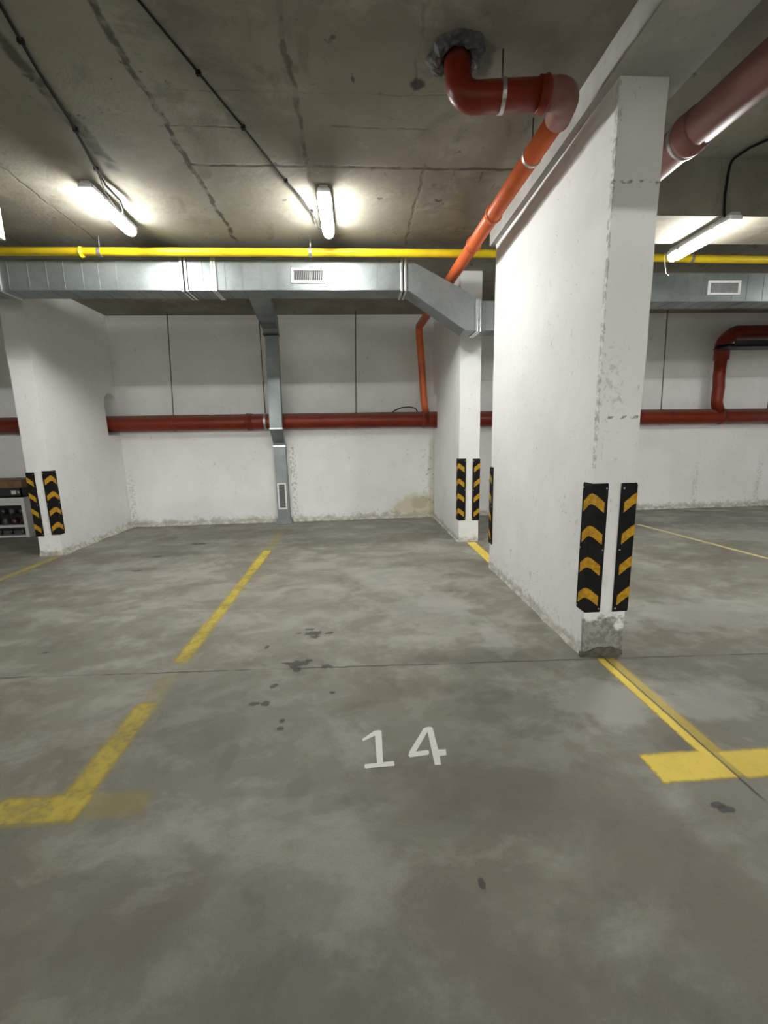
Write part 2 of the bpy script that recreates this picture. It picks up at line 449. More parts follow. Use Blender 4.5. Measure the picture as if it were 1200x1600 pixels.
def sweep(bm, pts, r, seg=20, cap=True):
    pts = [Vector(p) for p in pts]; n = len(pts)
    rr = r if isinstance(r, (list, tuple)) else [r] * n
    T = []
    for i in range(n):
        d = (pts[min(i + 1, n - 1)] - pts[max(i - 1, 0)]); T.append(d.normalized())
    up = Vector((0, 0, 1)) if abs(T[0].z) < .9 else Vector((1, 0, 0))
    nrm = (up - T[0] * up.dot(T[0])).normalized()
    rings = []
    for i in range(n):
        nrm = (nrm - T[i] * nrm.dot(T[i])).normalized(); bi = T[i].cross(nrm)
        rings.append([bm.verts.new(pts[i] + (nrm * math.cos(2 * math.pi * k / seg) + bi * math.sin(2 * math.pi * k / seg)) * rr[i]) for k in range(seg)])
    for a, b in zip(rings, rings[1:]):
        for k in range(seg): bm.faces.new((a[k], a[(k + 1) % seg], b[(k + 1) % seg], b[k]))
    if cap: bm.faces.new(rings[0][::-1]); bm.faces.new(rings[-1])
def tube(name, pts, r, m, parent=None, seg=20):
    bm = bmesh.new(); sweep(bm, pts, r, seg)
    o = obj(name, bm, m, parent, smooth=True)
    return o
def socket(name, c, d, r, length, m, parent):
    """raised pipe socket with a lip"""
    c = Vector(c); d = Vector(d).normalized()
    prof = [(-.5, r), (-.5, r + .006), (-.32, r + .012), (-.18, r + .012), (-.14, r + .007), (.5, r + .006), (.5, r)]
    bm = bmesh.new(); sweep(bm, [c + d * (q * length) for q, _ in prof], [q for _, q in prof], 24, cap=False)
    return obj(name, bm, m, parent, smooth=True)
def band_clamp(name, c, d, r, m, parent, wdt=.022):
    c = Vector(c); d = Vector(d).normalized()
    bm = bmesh.new(); sweep(bm, [c - d * wdt / 2, c - d * wdt / 2, c + d * wdt / 2, c + d * wdt / 2], [r, r + .004, r + .004, r], 28, cap=False)
    return obj(name, bm, m, parent)

# ------------------------------------------------------------------ the shell
ZC, D = 3.236, 7.038
XL, XR, YF = -8.0, 9.5, -11.0
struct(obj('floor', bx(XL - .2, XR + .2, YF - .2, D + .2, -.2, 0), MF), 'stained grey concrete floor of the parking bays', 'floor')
struct(obj('ceiling', bx(XL - .2, XR + .2, YF - .2, D + .2, ZC, ZC + .25), MC), 'olive grey bare concrete ceiling slab with board joints', 'ceiling')
struct(obj('wall_back', bx(XL - .2, XR + .2, D, D + .2, 0, ZC), MP), 'white plastered back wall behind the red pipe', 'wall')
struct(obj('wall_left', bx(XL - .2, XL, YF, D, 0, ZC), MP), 'white plastered side wall far left of the bays', 'wall')
struct(obj('wall_right', bx(XR, XR + .2, YF, D, 0, ZC), MP), 'white plastered side wall far right of the bays', 'wall')
struct(obj('wall_front', bx(XL - .2, XR + .2, YF - .2, YF, 0, ZC), MP), 'white plastered wall across the aisle behind the viewer', 'wall')

def rough_box(x0, x1, y0, y1, z0, z1, step=.09, amt=.005):
    """box with gently uneven hand-plastered faces and arrises"""
    bm = bmesh.new(); box(bm, x0, x1, y0, y1, z0, z1)
    def cuts(a, b, axis):
        n = max(2, int((b - a) / step))
        for i in range(1, n):
            co = [0, 0, 0]; co[axis] = a + (b - a) * i / n
            no = [0, 0, 0]; no[axis] = 1
            bmesh.ops.bisect_plane(bm, geom=bm.verts[:] + bm.edges[:] + bm.faces[:], plane_co=co, plane_no=no)
    cuts(x0, x1, 0); cuts(y0, y1, 1); cuts(z0, z1, 2)
    for v in bm.verts:
        p = v.co * 3.1
        v.co.x += amt * mnoise.noise(p); v.co.y += amt * mnoise.noise(p + Vector((9, 3, 1)))
    return bm
def cut_niche(o, x0, x1, y0, y1, z0, zs):
    """arched opening the red pipe runs through"""
    bm = bmesh.new(); r = (y1 - y0) / 2; yc = (y0 + y1) / 2
    sec = [(y0, z0), (y1, z0)] + [(yc + r * math.cos(a), zs + r * math.sin(a)) for a in [math.pi * k / 10 for k in range(11)]]
    prism(bm, [(x0, y, z) for y, z in sec], [(x1, y, z) for y, z in sec])
    cu = obj('cutter', bm, None)
    md = o.modifiers.new('niche', 'BOOLEAN'); md.operation = 'DIFFERENCE'; md.object = cu; md.solver = 'EXACT'
    bpy.context.view_layer.update()
    dg = bpy.context.evaluated_depsgraph_get()
    me = bpy.data.meshes.new_from_object(o.evaluated_get(dg), depsgraph=dg)
    o.modifiers.clear(); o.data = me
    bpy.data.objects.remove(cu, do_unlink=True)

P1 = (1.359, 1.610, 2.344, 4.205)
P2 = (1.289, 1.545, 5.26, D)
P0 = (-3.935, -3.672, 5.36, D)
ZS = 3.085
struct(obj('pillar', rough_box(*P1, 0, ZS), MP), 'long white plastered pillar with grey crumbled foot nearest the viewer', 'pillar')
p2 = struct(obj('pillar', rough_box(P2[0], P2[1], P2[2], D, 0, ZC), MP), 'white pillar between the bays standing against the back wall at the bent duct', 'pillar')
p0 = struct(obj('pillar', rough_box(P0[0], P0[1], P0[2], D, 0, ZC), MP), 'white pillar at the left beside the storage cabinet, red pipe entering its face', 'pillar')
cut_niche(p2, P2[0] - .1, P2[1] + .1, 6.70, 7.03, 1.47, 1.88)
cut_niche(p0, P0[0] - .1, P0[1] + .1, 6.70, 7.03, 1.47, 1.93)
# beams
struct(obj('ceiling_beam', rough_box(1.312, 1.715, YF, 4.25, ZS, ZC, .25, .003), MB), 'shallow grey beam along the ceiling over the near pillar', 'beam')
struct(obj('ceiling_beam', rough_box(1.716, XR, 3.20, 3.64, 2.868, ZC, .25, .003), MC), 'deep bare concrete cross beam above the bay on the right', 'beam')

struct(obj('ceiling_beam', rough_box(XL, 1.31, -1.9, -1.6, 2.75, ZC, .4, .003), MC), 'added unseen concrete cross beam shading from over the aisle, left of the long beam', 'beam')  # added beam out of view, keeps aisle light off the upper faces
struct(obj('ceiling_beam', rough_box(1.716, XR, -1.9, -1.6, 2.75, ZC, .4, .003), MC), 'added unseen concrete cross beam shading from over the aisle, right of the long beam', 'beam')  # right half of the added shading beam
# crumbled render at the foot of walls and pillars
def crumb(name, p0_, p1_, n, hmax, tmax, nx, ny, label, seed=0, m=None):
    bm = bmesh.new(); rows = []
    a = Vector(p0_); b = Vector(p1_); rnd = random.Random(seed)
    N = int(n)
    for i in range(N + 1):
        f = i / N; p = a.lerp(b, f)
        k = mnoise.noise(Vector((p.x * 5 + seed, p.y * 5, 0))) * .5 + mnoise.noise(Vector((p.x * 17, p.y * 17 + seed, 3))) * .4
        h = hmax * max(.12, .5 + k); t = tmax * max(.18, .5 + .9 * k)
        rows.append([bm.verts.new((p.x + nx * q, p.y + ny * q, z)) for q, z in ((-.006, h), (.004, h * .96), (t * .45, h * (.5 + .2 * rnd.random())), (t * .85, h * (.12 + .2 * rnd.random())), (t, 0), (-.006, 0))])
    for r0, r1 in zip(rows, rows[1:]):
        for j in range(5): bm.faces.new((r0[j], r0[j + 1], r1[j + 1], r1[j]))
    bm.faces.new(rows[0]); bm.faces.new(rows[-1][::-1])
    return struct(obj(name, bm, m or RENDER), label, 'plaster edge')
crumb('baseboard_back', (P0[1], D, 0), (P2[0], D, 0), 150, .07, .05, 0, -1, 'crumbling render along the foot of the back wall of the numbered bay', 1)
crumb('baseboard_right', (P2[1], D, 0), (XR, D, 0), 160, .09, .05, 0, -1, 'crumbling render along the foot of the back wall right of the pillars', 2)
crumb('baseboard_left', (P0[1], P0[2], 0), (P0[1], D, 0), 60, .10, .06, 1, 0, 'crumbling render at the foot of the left pillar', 3)
crumb('trim_1', (P1[0], P1[2], 0), (P1[0], P1[3], 0), 60, .05, .03, -1, 0, 'broken render edge along the foot of the near pillar', 4)
crumb('trim_2', (P1[0] - .02, P1[2], 0), (P1[1], P1[2], 0), 22, .07, .022, 0, -1, 'grey broken render across the front foot of the near pillar', 5, RENDER2)
crumb('trim_3', (P2[0], P2[2], 0), (P2[0], D, 0), 50, .035, .03, -1, 0, 'rounded render edge along the foot of the pillar under the bent duct', 6)
crumb('trim_4', (P0[0], P0[2], 0), (P0[1], P0[2], 0), 20, .09, .03, 0, -1, 'crumbled render across the front foot of the left pillar', 7)

# ------------------------------------------------------------------ painted marks on the floor
def flat(name, polys, m, z=.0015):
    bm = bmesh.new()
    for pl in polys:
        bm.faces.new([bm.verts.new((x, y, z)) for x, y in pl])
    return obj(name, bm, m)
def rect(x0, x1, y0, y1): return [(x0, y0), (x1, y0), (x1, y1), (x0, y1)]
YEL = (.97, .74, .13)
tag(flat('painted_bay_line', [rect(1.38, 1.60, 1.56, 2.335), rect(1.13, 1.85, 1.34, 1.56)],
         paint('yellow_paint_fresh', YEL, [(1.425, 1.474, 1.50, 2.30, 1.0), (1.474, 1.535, 1.50, 2.30, .5), (1.165, 1.478, 1.378, 1.528, 1.0), (1.50, 1.80, 1.372, 1.515, .92), (1.476, 1.52, 1.38, 1.52, .55)], .08)),
    'bright yellow painted bay line with a cross bar in front of the near pillar', 'floor marking')
tag(flat('painted_bay_line', [rect(1.34, 1.54, 4.22, 5.25)], paint('yellow_paint_gap', YEL, [(1.385, 1.50, 4.0, 5.22, 1.0)], .2)),
    'short yellow line on the floor between the two right pillars', 'floor marking')
tag(flat('painted_bay_line', [rect(-1.26, -1.02, 1.56, 6.4), rect(-1.85, -.78, 1.36, 1.56)],
         paint('yellow_paint_worn', (.70, .56, .09), [(-1.195, -1.08, 1.48, 2.12, .75), (-1.18, -1.09, 2.05, 2.40, .16), (-1.185, -1.085, 2.52, 3.1, .85), (-1.175, -1.085, 3.0, 4.6, .88), (-1.185, -1.075, 4.4, 5.2, 1.1), (-1.18, -1.08, 5.2, 6.2, .30),
                                     (-1.42, -1.07, 1.405, 1.535, .9), (-1.8, -1.4, 1.405, 1.535, .45), (-1.08, -.84, 1.41, 1.525, .26)], .5, .022)),
    'worn yellow line on the floor left of the number, broken across the floor joint', 'floor marking')
tag(flat('painted_bay_line', [rect(-3.80, -3.58, 1.6, 5.35)], paint('yellow_paint_dull', (.60, .50, .18), [(-3.74, -3.63, 1.7, 5.3, .7)], .4)),
    'faded yellow line on the floor running up to the left pillar', 'floor marking')
tag(flat('painted_bay_line', [[(4.10, 5.9), (4.30, 4.06), (4.50, 2.0), (4.58, 2.0), (4.36, 4.06), (4.165, 5.9)]], paint('yellow_paint_thin', (.86, .76, .36), None, .3)),
    'thin yellow line on the floor of the far bay to the right', 'floor marking')
WPAINT = paint('white_number_paint', (.94, .95, .90), None, .03)
num = thing('painted_bay_number', 'white stencilled bay number 14 on the concrete floor', 'floor number', (0, 0, 0))
o = flat('digit', [[(-.010, 1.722), (.046, 1.754), (.078, 1.752), (.079, 1.784), (.066, 1.790), (.045, 1.787), (-.012, 1.738)],
                   [(.0475, 1.586), (.073, 1.587), (.078, 1.752), (.046, 1.754)],
                   [(-.003, 1.560), (.119, 1.563), (.121, 1.570), (.120, 1.588), (.115, 1.591), (.0475, 1.586), (-.003, 1.584), (-.006, 1.578), (-.006, 1.566)]], WPAINT); o.parent = num
o = flat('digit', [[(.186, 1.618), (.193, 1.640), (.279, 1.783), (.292, 1.789), (.293, 1.757), (.222, 1.637)],
                   [(.186, 1.612), (.192, 1.605), (.272, 1.612), (.277, 1.622), (.278, 1.637), (.272, 1.641), (.222, 1.637), (.186, 1.618)],
                   [(.292, 1.789), (.312, 1.790), (.321, 1.782), (.3205, 1.640), (.3195, 1.601), (.315, 1.551), (.289, 1.552), (.293, 1.757)],
                   [(.3205, 1.640), (.354, 1.638), (.349, 1.603), (.3195, 1.601)]], WPAINT); o.parent = num

# ------------------------------------------------------------------ lamps
def make_lamp(length, lit=None):
    """batten hung under the ceiling, origin at the ceiling, long axis = y"""
    t = thing('batten_lamp', '', 'lamp', group='ceiling batten lamps')
    h = length / 2
    bm = bmesh.new()
    sec = [(-.034, -.012), (-.030, 0), (.030, 0), (.034, -.012), (.053, -.030), (.053, -.050), (-.053, -.050), (-.053, -.030)]
    prism(bm, [(x, -h + .01, z) for x, z in sec], [(x, h - .01, z) for x, z in sec])
    obj('housing', bm, HOUSING, t)
    dsec = [(-.046, -.046), (.046, -.046)] + [(.050 * math.cos(a), -.060 - .046 * math.sin(a)) for a in [math.pi * k / 10 for k in range(11)]]
    bm = bmesh.new(); prism(bm, [(x, -h + .075, z) for x, z in dsec], [(x, h - .055, z) for x, z in dsec])
    obj('diffuser', bm, lit or LIT, t, smooth=False)
    for s in (-1, 1):
        bm = bmesh.new()
        L = .075 if s < 0 else .055
        a = s * h; b = s * (h - L)
        csec = [(-.046, -.02), (.046, -.02)] + [(.050 * math.cos(q), -.060 - .046 * math.sin(q)) for q in [math.pi * k / 10 for k in range(11)]]
        loft(bm, [[(x * .8, a, -.06 + (z + .06) * .75) for x, z in csec], [(x * .95, a - s * .008, -.06 + (z + .06) * .94) for x, z in csec], [(x, a - s * .02, z) for x, z in csec], [(x, b, z) for x, z in csec]])
        obj('end_cap', bm, ENDCAP, t, smooth=False)
    for y in (-h * .55, h * .55):
        for s in (-1, 1):
            obj('clip', bx(s * .053 - .003, s * .053 + .004, y - .012, y + .012, -.062, -.026), STEEL, t)
    return t
lamp = make_lamp(.66)
lamp.location = (-1.885, 3.885, ZC - .004); lamp['label'] = 'lit batten lamp on the ceiling at the left, looped cable at its side'
dup(lamp, (-.175, 3.90, ZC - .004), label='lit batten lamp on the ceiling in the middle above the numbered bay')
lr = make_lamp(.62)
lr.location = (2.725, 3.43, 2.866); lr['label'] = 'lit batten lamp under the deep cross beam on the right'
la = make_lamp(1.5, AISLE_FILL)  # added lamp row out of view, lights faces turned to the camera
la.location = (-5.5, -8.5, ZC - .004); la.rotation_euler = (0, 0, math.pi / 2); la['label'] = 'added unseen long batten lamp over the aisle behind the viewer, far left of its row'
for x, txt in ((-2.0, 'added unseen long batten lamp over the aisle behind the viewer, left of the middle'), (1.5, 'added unseen long batten lamp over the aisle behind the viewer, right of the middle'), (5.0, 'added unseen long batten lamp over the aisle behind the viewer, far right of its row')):
    dup(la, (x, -8.5, ZC - .004), label=txt)

lq = dup(lr, (5.9, 3.43, 2.866), label='added unseen batten lamp under the cross beam in the next bay beyond the right edge')  # added lamp out of view, brightens the back wall on the right
# cables to the lamps
def cable(name, pts, r, m, label, cat='cable', seg=8, rad=.05):
    bm = bmesh.new(); sweep(bm, fillet(pts, rad, 4), r, seg)
    return tag(obj(name, bm, m, smooth=True), label, cat)
c1 = thing('lamp_cable', 'black cable along the ceiling feeding the left batten lamp', 'cable')
tube('cable_run', fillet([(-1.40, 1.2, 3.226), (-1.458, 2.277, 3.226), (-1.539, 2.617, 3.225), (-1.604, 2.965, 3.226), (-1.704, 3.353, 3.222), (-1.760, 3.60, 3.216), (-1.752, 3.78, 3.205), (-1.80, 3.92, 3.19), (-1.838, 3.93, 3.188)], .08, 4), .008, CABLE, c1, 8)
tube('tail', fillet([(-1.715, 3.42, 3.218), (-1.80, 3.66, 3.205), (-1.828, 3.88, 3.19)], .08, 4), .0035, CABLE, c1, 6)
for p in [(-1.50, 2.45, 3.228), (-1.62, 3.04, 3.228), (-1.72, 3.42, 3.226)]:
    obj('cable_clip', bx(p[0] - .014, p[0] + .014, p[1] - .008, p[1] + .008, p[2] - .012, ZC - .001), CABLE, c1)
c2 = thing('lamp_cable', 'black cable slanting along the ceiling to the middle batten lamp', 'cable')
tube('cable_run', fillet([(-1.22, 1.2, 3.226), (-.864, 2.23, 3.226), (-.741, 2.599, 3.226), (-.613, 2.986, 3.226), (-.442, 3.524, 3.224), (-.361, 3.733, 3.222), (-.275, 4.047, 3.21), (-.262, 4.16, 3.20), (-.220, 4.17, 3.19)], .08, 4), .006, CABLE, c2, 8)
for p in [(-.741, 2.6, 3.228), (-.613, 2.986, 3.228), (-.442, 3.524, 3.228), (-.30, 3.95, 3.226)]:
    obj('cable_clip', bx(p[0] - .013, p[0] + .013, p[1] - .010, p[1] + .010, p[2] - .013, ZC - .001), CABLE, c2)
cable('lamp_cable', [(3.1, 2.2, 3.226), (2.80, 2.93, 3.226), (2.72, 3.07, 3.226), (2.69, 3.18, 3.215), (2.688, 3.19, 3.15), (2.680, 3.19, 3.0), (2.688, 3.19, 2.88), (2.70, 3.185, 2.845)], .008, CABLE, 'black cable dropping down the face of the cross beam to the right lamp')
cable('loose_wire', [(2.668, 3.74, 2.85), (2.669, 3.75, 2.794), (2.692, 3.75, 2.693), (2.70, 3.752, 2.68), (2.722, 3.752, 2.665)], .0016, WHITEWIRE, 'thin white wire hanging at the far end of the right lamp', 'wire')

# ------------------------------------------------------------------ yellow pipe
yp = thing('gas_pipe', 'bright yellow painted pipe hung under the ceiling before the duct', 'pipe')
YPT = [(XL + .02, 4.45, 3.098), (-.4, 4.45, 3.106), (1.5, 4.45, 3.104), (3.45, 4.45, 3.066), (XR - .02, 4.45, 3.03)]
tube('pipe_run', YPT, .036, YELLOWP, yp)
for x, z in ((-2.298, 3.10), (-.366, 3.106), (3.451, 3.066), (-5.2, 3.099), (6.4, 3.05)):
    b = band_clamp('hanger_clamp', (x, 4.45, z), (1, 0, 0), .036, STEEL, yp, .03)
    tube('hanger_rod', [(x, 4.45, z + .034), (x + .004, 4.45, ZC)], .005, STEEL, yp, 8)
for x, z in ((-2.457, 3.099), (2.2, 3.091)):
    socket('coupling', (x, 4.45, z), (1, 0, 0), .0355, .03, YELLOWP, yp)

# ------------------------------------------------------------------ main ventilation duct
dk = thing('ventilation_duct', 'galvanised steel ventilation duct along the back with a downward bend at the pillar', 'duct')
DY0, DY1 = 4.55, 4.81
def duct_sec(x, zb, zt): return [(x, DY0, zb), (x, DY1, zb), (x, DY1, zt), (x, DY0, zt)]
def beads(bm, xs, zb, zt, xb=0):
    for x in xs:
        if isinstance(zb, (int, float)): a, b = zb, zt
        box(bm, x - .004, x + .004, DY0 - .0035, DY0 + .001, a + .012, b - .012)
        box(bm, x - .004, x + .004, DY0 + .01, DY1 - .01, a - .003, a + .001)
ZB, ZT = 2.805, 3.080
def straight(x0, x1, zb, zt, step=.165, jit=.02):
    bm = bmesh.new(); loft(bm, [duct_sec(x0, zb, zt), duct_sec(x1, zb, zt)])
    n = int((x1 - x0) / step); beads(bm, [x0 + (i + .5) * step + random.uniform(-jit, jit) for i in range(n)], zb, zt)
    return obj('duct_section', bm, MG, dk)
straight(XL + .02, -3.30, ZB, ZT); straight(-3.28, -1.60, ZB, ZT); straight(-1.56, -1.335, ZB - .004, ZT + .006, .09); straight(-1.29, .52, ZB, ZT)
bm = bmesh.new()
loft(bm, [duct_sec(.56, ZB, ZT), duct_sec(.60, ZB - .015, ZT), duct_sec(1.16, 2.425, 2.80), duct_sec(1.275, 2.415, 2.72)])
# lay the slanted top along the measured fold
obj('duct_section', bm, MG, dk)
straight(1.30, 1.70, 2.418, 2.700, .12); 
bm = bmesh.new(); loft(bm, [duct_sec(1.72, 2.418, 2.70), duct_sec(2.10, 2.69, 2.970)]); obj('duct_section', bm, MG, dk)
straight(2.12, 6.2, 2.692, 2.968); straight(6.23, XR - .02, 2.692, 2.968)
def flange(x, zb, zt, wdt=.022, out=.014):
    bm = bmesh.new()
    for (y0, y1, a, b) in ((DY0 - out, DY0 + .004, zb - out, zt + out), (DY1 - .004, DY1 + out, zb - out, zt + out), (DY0, DY1, zb - out, zb + .004), (DY0, DY1, zt - .004, zt + out)):
        box(bm, x - wdt / 2, x + wdt / 2, y0, y1, a, b, .002)
    obj('flange', bm, STEELG, dk)
STEELG = simple('bright_flange_steel', (.66, .68, .68), .33, .85, var=.08)
for x in (-3.29, -1.615, -1.575, -1.325, -1.30, .515, .555): flange(x, ZB, ZT)
for x in (1.285, 1.312, 1.71): flange(x, 2.418, 2.70)
for x in (2.11, 6.215): flange(x, 2.692, 2.968)
def grille(name, x0, x1, z0, z1, y, parent, vertical=True, fr=.022, n=16):
    bm = bmesh.new()
    for a, b, c_, d_ in ((x0, x1, z0, z0 + fr), (x0, x1, z1 - fr, z1), (x0, x0 + fr, z0 + fr, z1 - fr), (x1 - fr, x1, z0 + fr, z1 - fr)):
        box(bm, a, b, y - .016, y + .002, c_, d_, .003)
    g = obj(name, bm, WHITEP, parent)
    obj('opening', bx(x0 + fr, x1 - fr, y - .003, y + .001, z0 + fr, z1 - fr), DARKV, g)
    bm = bmesh.new()
    for i in range(n):
        if vertical:
            x = x0 + fr + (x1 - x0 - 2 * fr) * (i + .5) / n
            box(bm, x - .002, x + .002, y - .010, y - .002, z0 + fr - .002, z1 - fr + .002)
        else:
            z = z0 + fr + (z1 - z0 - 2 * fr) * (i + .5) / n
            box(bm, x0 + fr - .002, x1 - fr + .002, y - .012, y - .002, z - .003, z + .003)
    obj('slats', bm, SLAT, g)
grille('air_grille', -.570, -.240, 2.868, 3.003, DY0, dk)
grille('air_grille', 3.74, 4.095, 2.752, 2.892, DY0, dk, n=26)

# ------------------------------------------------------------------ riser branch down the wall
rs = thing('duct_riser', 'narrow galvanised riser duct dropping down the back wall past the red pipe', 'duct')
def quad(xa, xb, y0, y1, za, zb=None):
    return [(xa, y0, za), (xb, y0, za), (xb, y1, za if zb is None else zb), (xa, y1, za if zb is None else zb)]
bm = bmesh.new()
loft(bm, [[(-1.06, DY1 + .002, 2.83), (-.83, DY1 + .002, 2.83), (-.83, DY1 + .002, 3.03), (-1.06, DY1 + .002, 3.03)],
          [(-1.17, 5.7, 2.86), (-.95, 5.7, 2.86), (-.95, 5.7, 3.06), (-1.17, 5.7, 3.06)],
          [(-1.29, 6.52, 2.985), (-1.08, 6.52, 2.985), (-1.08, 6.52, 3.12), (-1.29, 6.52, 3.12)]])
obj('branch_duct', bm, MG, rs)
bm = bmesh.new()
loft(bm, [[(-1.295, 6.52, 2.98), (-1.075, 6.52, 2.98), (-1.075, 6.52, 3.125), (-1.295, 6.52, 3.125)],
          [(-1.285, 6.60, 2.93), (-1.07, 6.60, 2.93), (-1.07, 6.70, 3.125), (-1.285, 6.70, 3.125)],
          [(-1.262, 6.60, 2.84), (-1.068, 6.60, 2.84), (-1.068, 6.722, 2.88), (-1.262, 6.722, 2.88)]])
obj('elbow', bm, MG, rs)
bm = bmesh.new()
loft(bm, [quad(-1.255, -1.072, 6.60, 6.715, 2.86), quad(-1.275, -1.092, 6.60, 6.715, 1.515)])
for z in (2.55, 2.32, 2.10, 1.97, 1.85, 1.74, 1.64):
    f = (2.86 - z) / 1.345
    box(bm, -1.253 - .02 * f, -1.074 - .02 * f, 6.5965, 6.601, z - .003, z + .003)
obj('duct_section', bm, MG, rs)
bm = bmesh.new()
loft(bm, [quad(-1.275, -1.092, 6.60, 6.715, 1.515), quad(-1.278, -1.095, 6.60, 6.715, 1.50), quad(-1.292, -1.112, 6.885, 7.02, 1.30, 1.26), quad(-1.292, -1.112, 6.90, 7.02, 1.25)])
obj('offset_section', bm, MG, rs)
bm = bmesh.new(); loft(bm, [quad(-1.300, -1.104, 6.888, 7.032, 1.265), quad(-1.300, -1.104, 6.888, 7.032, 1.235)]); obj('flange', bm, STEELG, rs)
bm = bmesh.new(); loft(bm, [quad(-1.283, -1.064, 6.588, 6.727, 2.875), quad(-1.283, -1.064, 6.588, 6.727, 2.85)]); obj('flange', bm, DARKSTEEL, rs)
bm = bmesh.new(); loft(bm, [quad(-1.283, -1.084, 6.592, 6.72, 1.525), quad(-1.283, -1.084, 6.592, 6.72, 1.508)]); obj('flange', bm, STEELG, rs)
bm = bmesh.new(); loft(bm, [quad(-1.292, -1.112, 6.90, 7.034, 1.235), quad(-1.296, -1.108, 6.90, 7.034, .09)])
box(bm, -1.30, -1.108, 6.897, 6.902, 1.02, 1.03)
obj('duct_section', bm, MG, rs)
bm = bmesh.new(); loft(bm, [quad(-1.296, -1.108, 6.90, 7.034, .10), quad(-1.335, -1.065, 6.835, 7.034, .02), quad(-1.335, -1.065, 6.835, 7.034, .002)])
obj('foot_flare', bm, MG, rs)
grille('air_grille', -1.275, -1.132, .235, .665, 6.90, rs, vertical=False, fr=.026, n=22)

# ------------------------------------------------------------------ red pipe along the back wall
rp = thing('drain_pipe', 'large brick red drain pipe running along the back wall through the pillars', 'pipe')
def rz(x):
    pts = [(XL, 1.652), (-3.4, 1.637), (.47, 1.622), (5.8, 1.575), (XR, 1.545)]
    for (a, za), (b, zb) in zip(pts, pts[1:]):
        if x <= b: return za + (zb - za) * (x - a) / (b - a)
    return pts[-1][1]
RY = 6.862
tube('pipe_run', [(x, RY, rz(x)) for x in (XL + .01, -3.4, .47, 5.8, XR - .01)], .121, RED, rp, 32)
for x in (-1.62, 1.12, 4.62, 6.1):
    socket('coupling', (x, RY, rz(x)), (1, 0, 0), .1205, .10, RED, rp)
# hanger rods with clamps
for i, (x0, x1, lab) in enumerate([(-2.70, -2.765, 'thin steel hanger rod holding the red pipe left of the riser duct'), (-1.372, -1.378, 'thin steel hanger rod holding the red pipe close beside the riser duct'),
                                   (.072, .028, 'thin steel hanger rod holding the red pipe between riser duct and pillar'), (5.01, 5.051, 'thin steel hanger rod holding the red pipe in the right bay'),
                                   (6.9, 6.92, 'thin steel hanger rod holding the red pipe beyond the orange branch')]):
    t = thing('pipe_hanger', lab, 'pipe hanger', (x0, RY, ZC), group='pipe hangers along the back wall')
    z = rz(x1)
    tube('rod', [(0, 0, 0), (x1 - x0, 0, z + .12 - ZC)], .007, DARKSTEEL, t, 8)
    band_clamp('clamp', (x1 - x0, 0, z - ZC), (1, 0, 0), .1215, STEEL if i == 1 else RED, t, .03)
cable('cable_loop', [(.600, 6.83, 1.735), (.640, 6.80, 1.765), (.749, 6.80, 1.805), (.87, 6.80, 1.812), (.965, 6.80, 1.79), (.995, 6.81, 1.74)], .009, CABLE, 'loop of black cable lying on top of the red pipe', rad=.1)

# orange drop pipe: ceiling hole -> along the beam -> down to the red pipe
op = thing('drain_pipe', 'orange drain pipe leaving the ceiling and sloping beside the beam to the back wall', 'pipe')
A = [(.572, 2.47, ZC + .02), (.585, 2.435, 3.03), (1.145, 2.392, 3.045), (1.150, 2.60, 3.040)]
up = fillet([A[0], A[1], (1.0, 2.403, 3.038)], .085, 8)
tube('pipe_bend', up, .066, RED, op, 28)
tube('elbow', fillet([(1.0, 2.403, 3.038), (1.125, 2.40, 3.042), (1.152, 2.56, 3.038)], .11, 10), .069, DUSTY, op, 28)
B0 = Vector((1.150, 2.53, 3.040)); B1 = Vector((1.000, 6.56, 2.950))
dB = (B1 - B0).normalized()
tube('pipe_run', [B0, B1], .056, ORANGE, op, 28)
tube('drop_pipe', fillet([B1 - dB * .05, B1 + Vector((0, .04, -.01)), (1.015, 6.66, 2.80), (1.055, 6.72, 2.40), (1.085, 6.75, 1.95), (1.10, 6.76, 1.84), (1.13, 6.84, 1.735)], [.0, .06, .1, .1, .1, .08, 0], 8), .054, ORANGE, op, 24)
socket('coupling', (.995, 2.404, 3.038), (-1, 0, 0), .067, .05, RED, op)
socket('coupling', (1.152, 2.545, 3.04), -dB, .057, .06, DUSTY, op)
for y in (3.53, 4.02): 
    f = (y - B0.y) / (B1.y - B0.y); socket('coupling', B0.lerp(B1, f), dB, .0565, .045, ORANGE, op)
band_clamp('hanger_clamp', (.793, 2.419, 3.034), (1, -.08, 0), .067, STEEL, op, .02)
tube('hanger_rod', [(.793, 2.419, 3.10), (.795, 2.42, ZC)], .005, DARKSTEEL, op, 8)
fB = (2.87 - B0.y) / (B1.y - B0.y); pc = B0.lerp(B1, fB)
band_clamp('hanger_clamp', pc, dB, .057, STEEL, op, .02)
tube('hanger_rod', [pc + Vector((0, 0, .056)), (pc.x, pc.y, ZC)], .005, DARKSTEEL, op, 8)
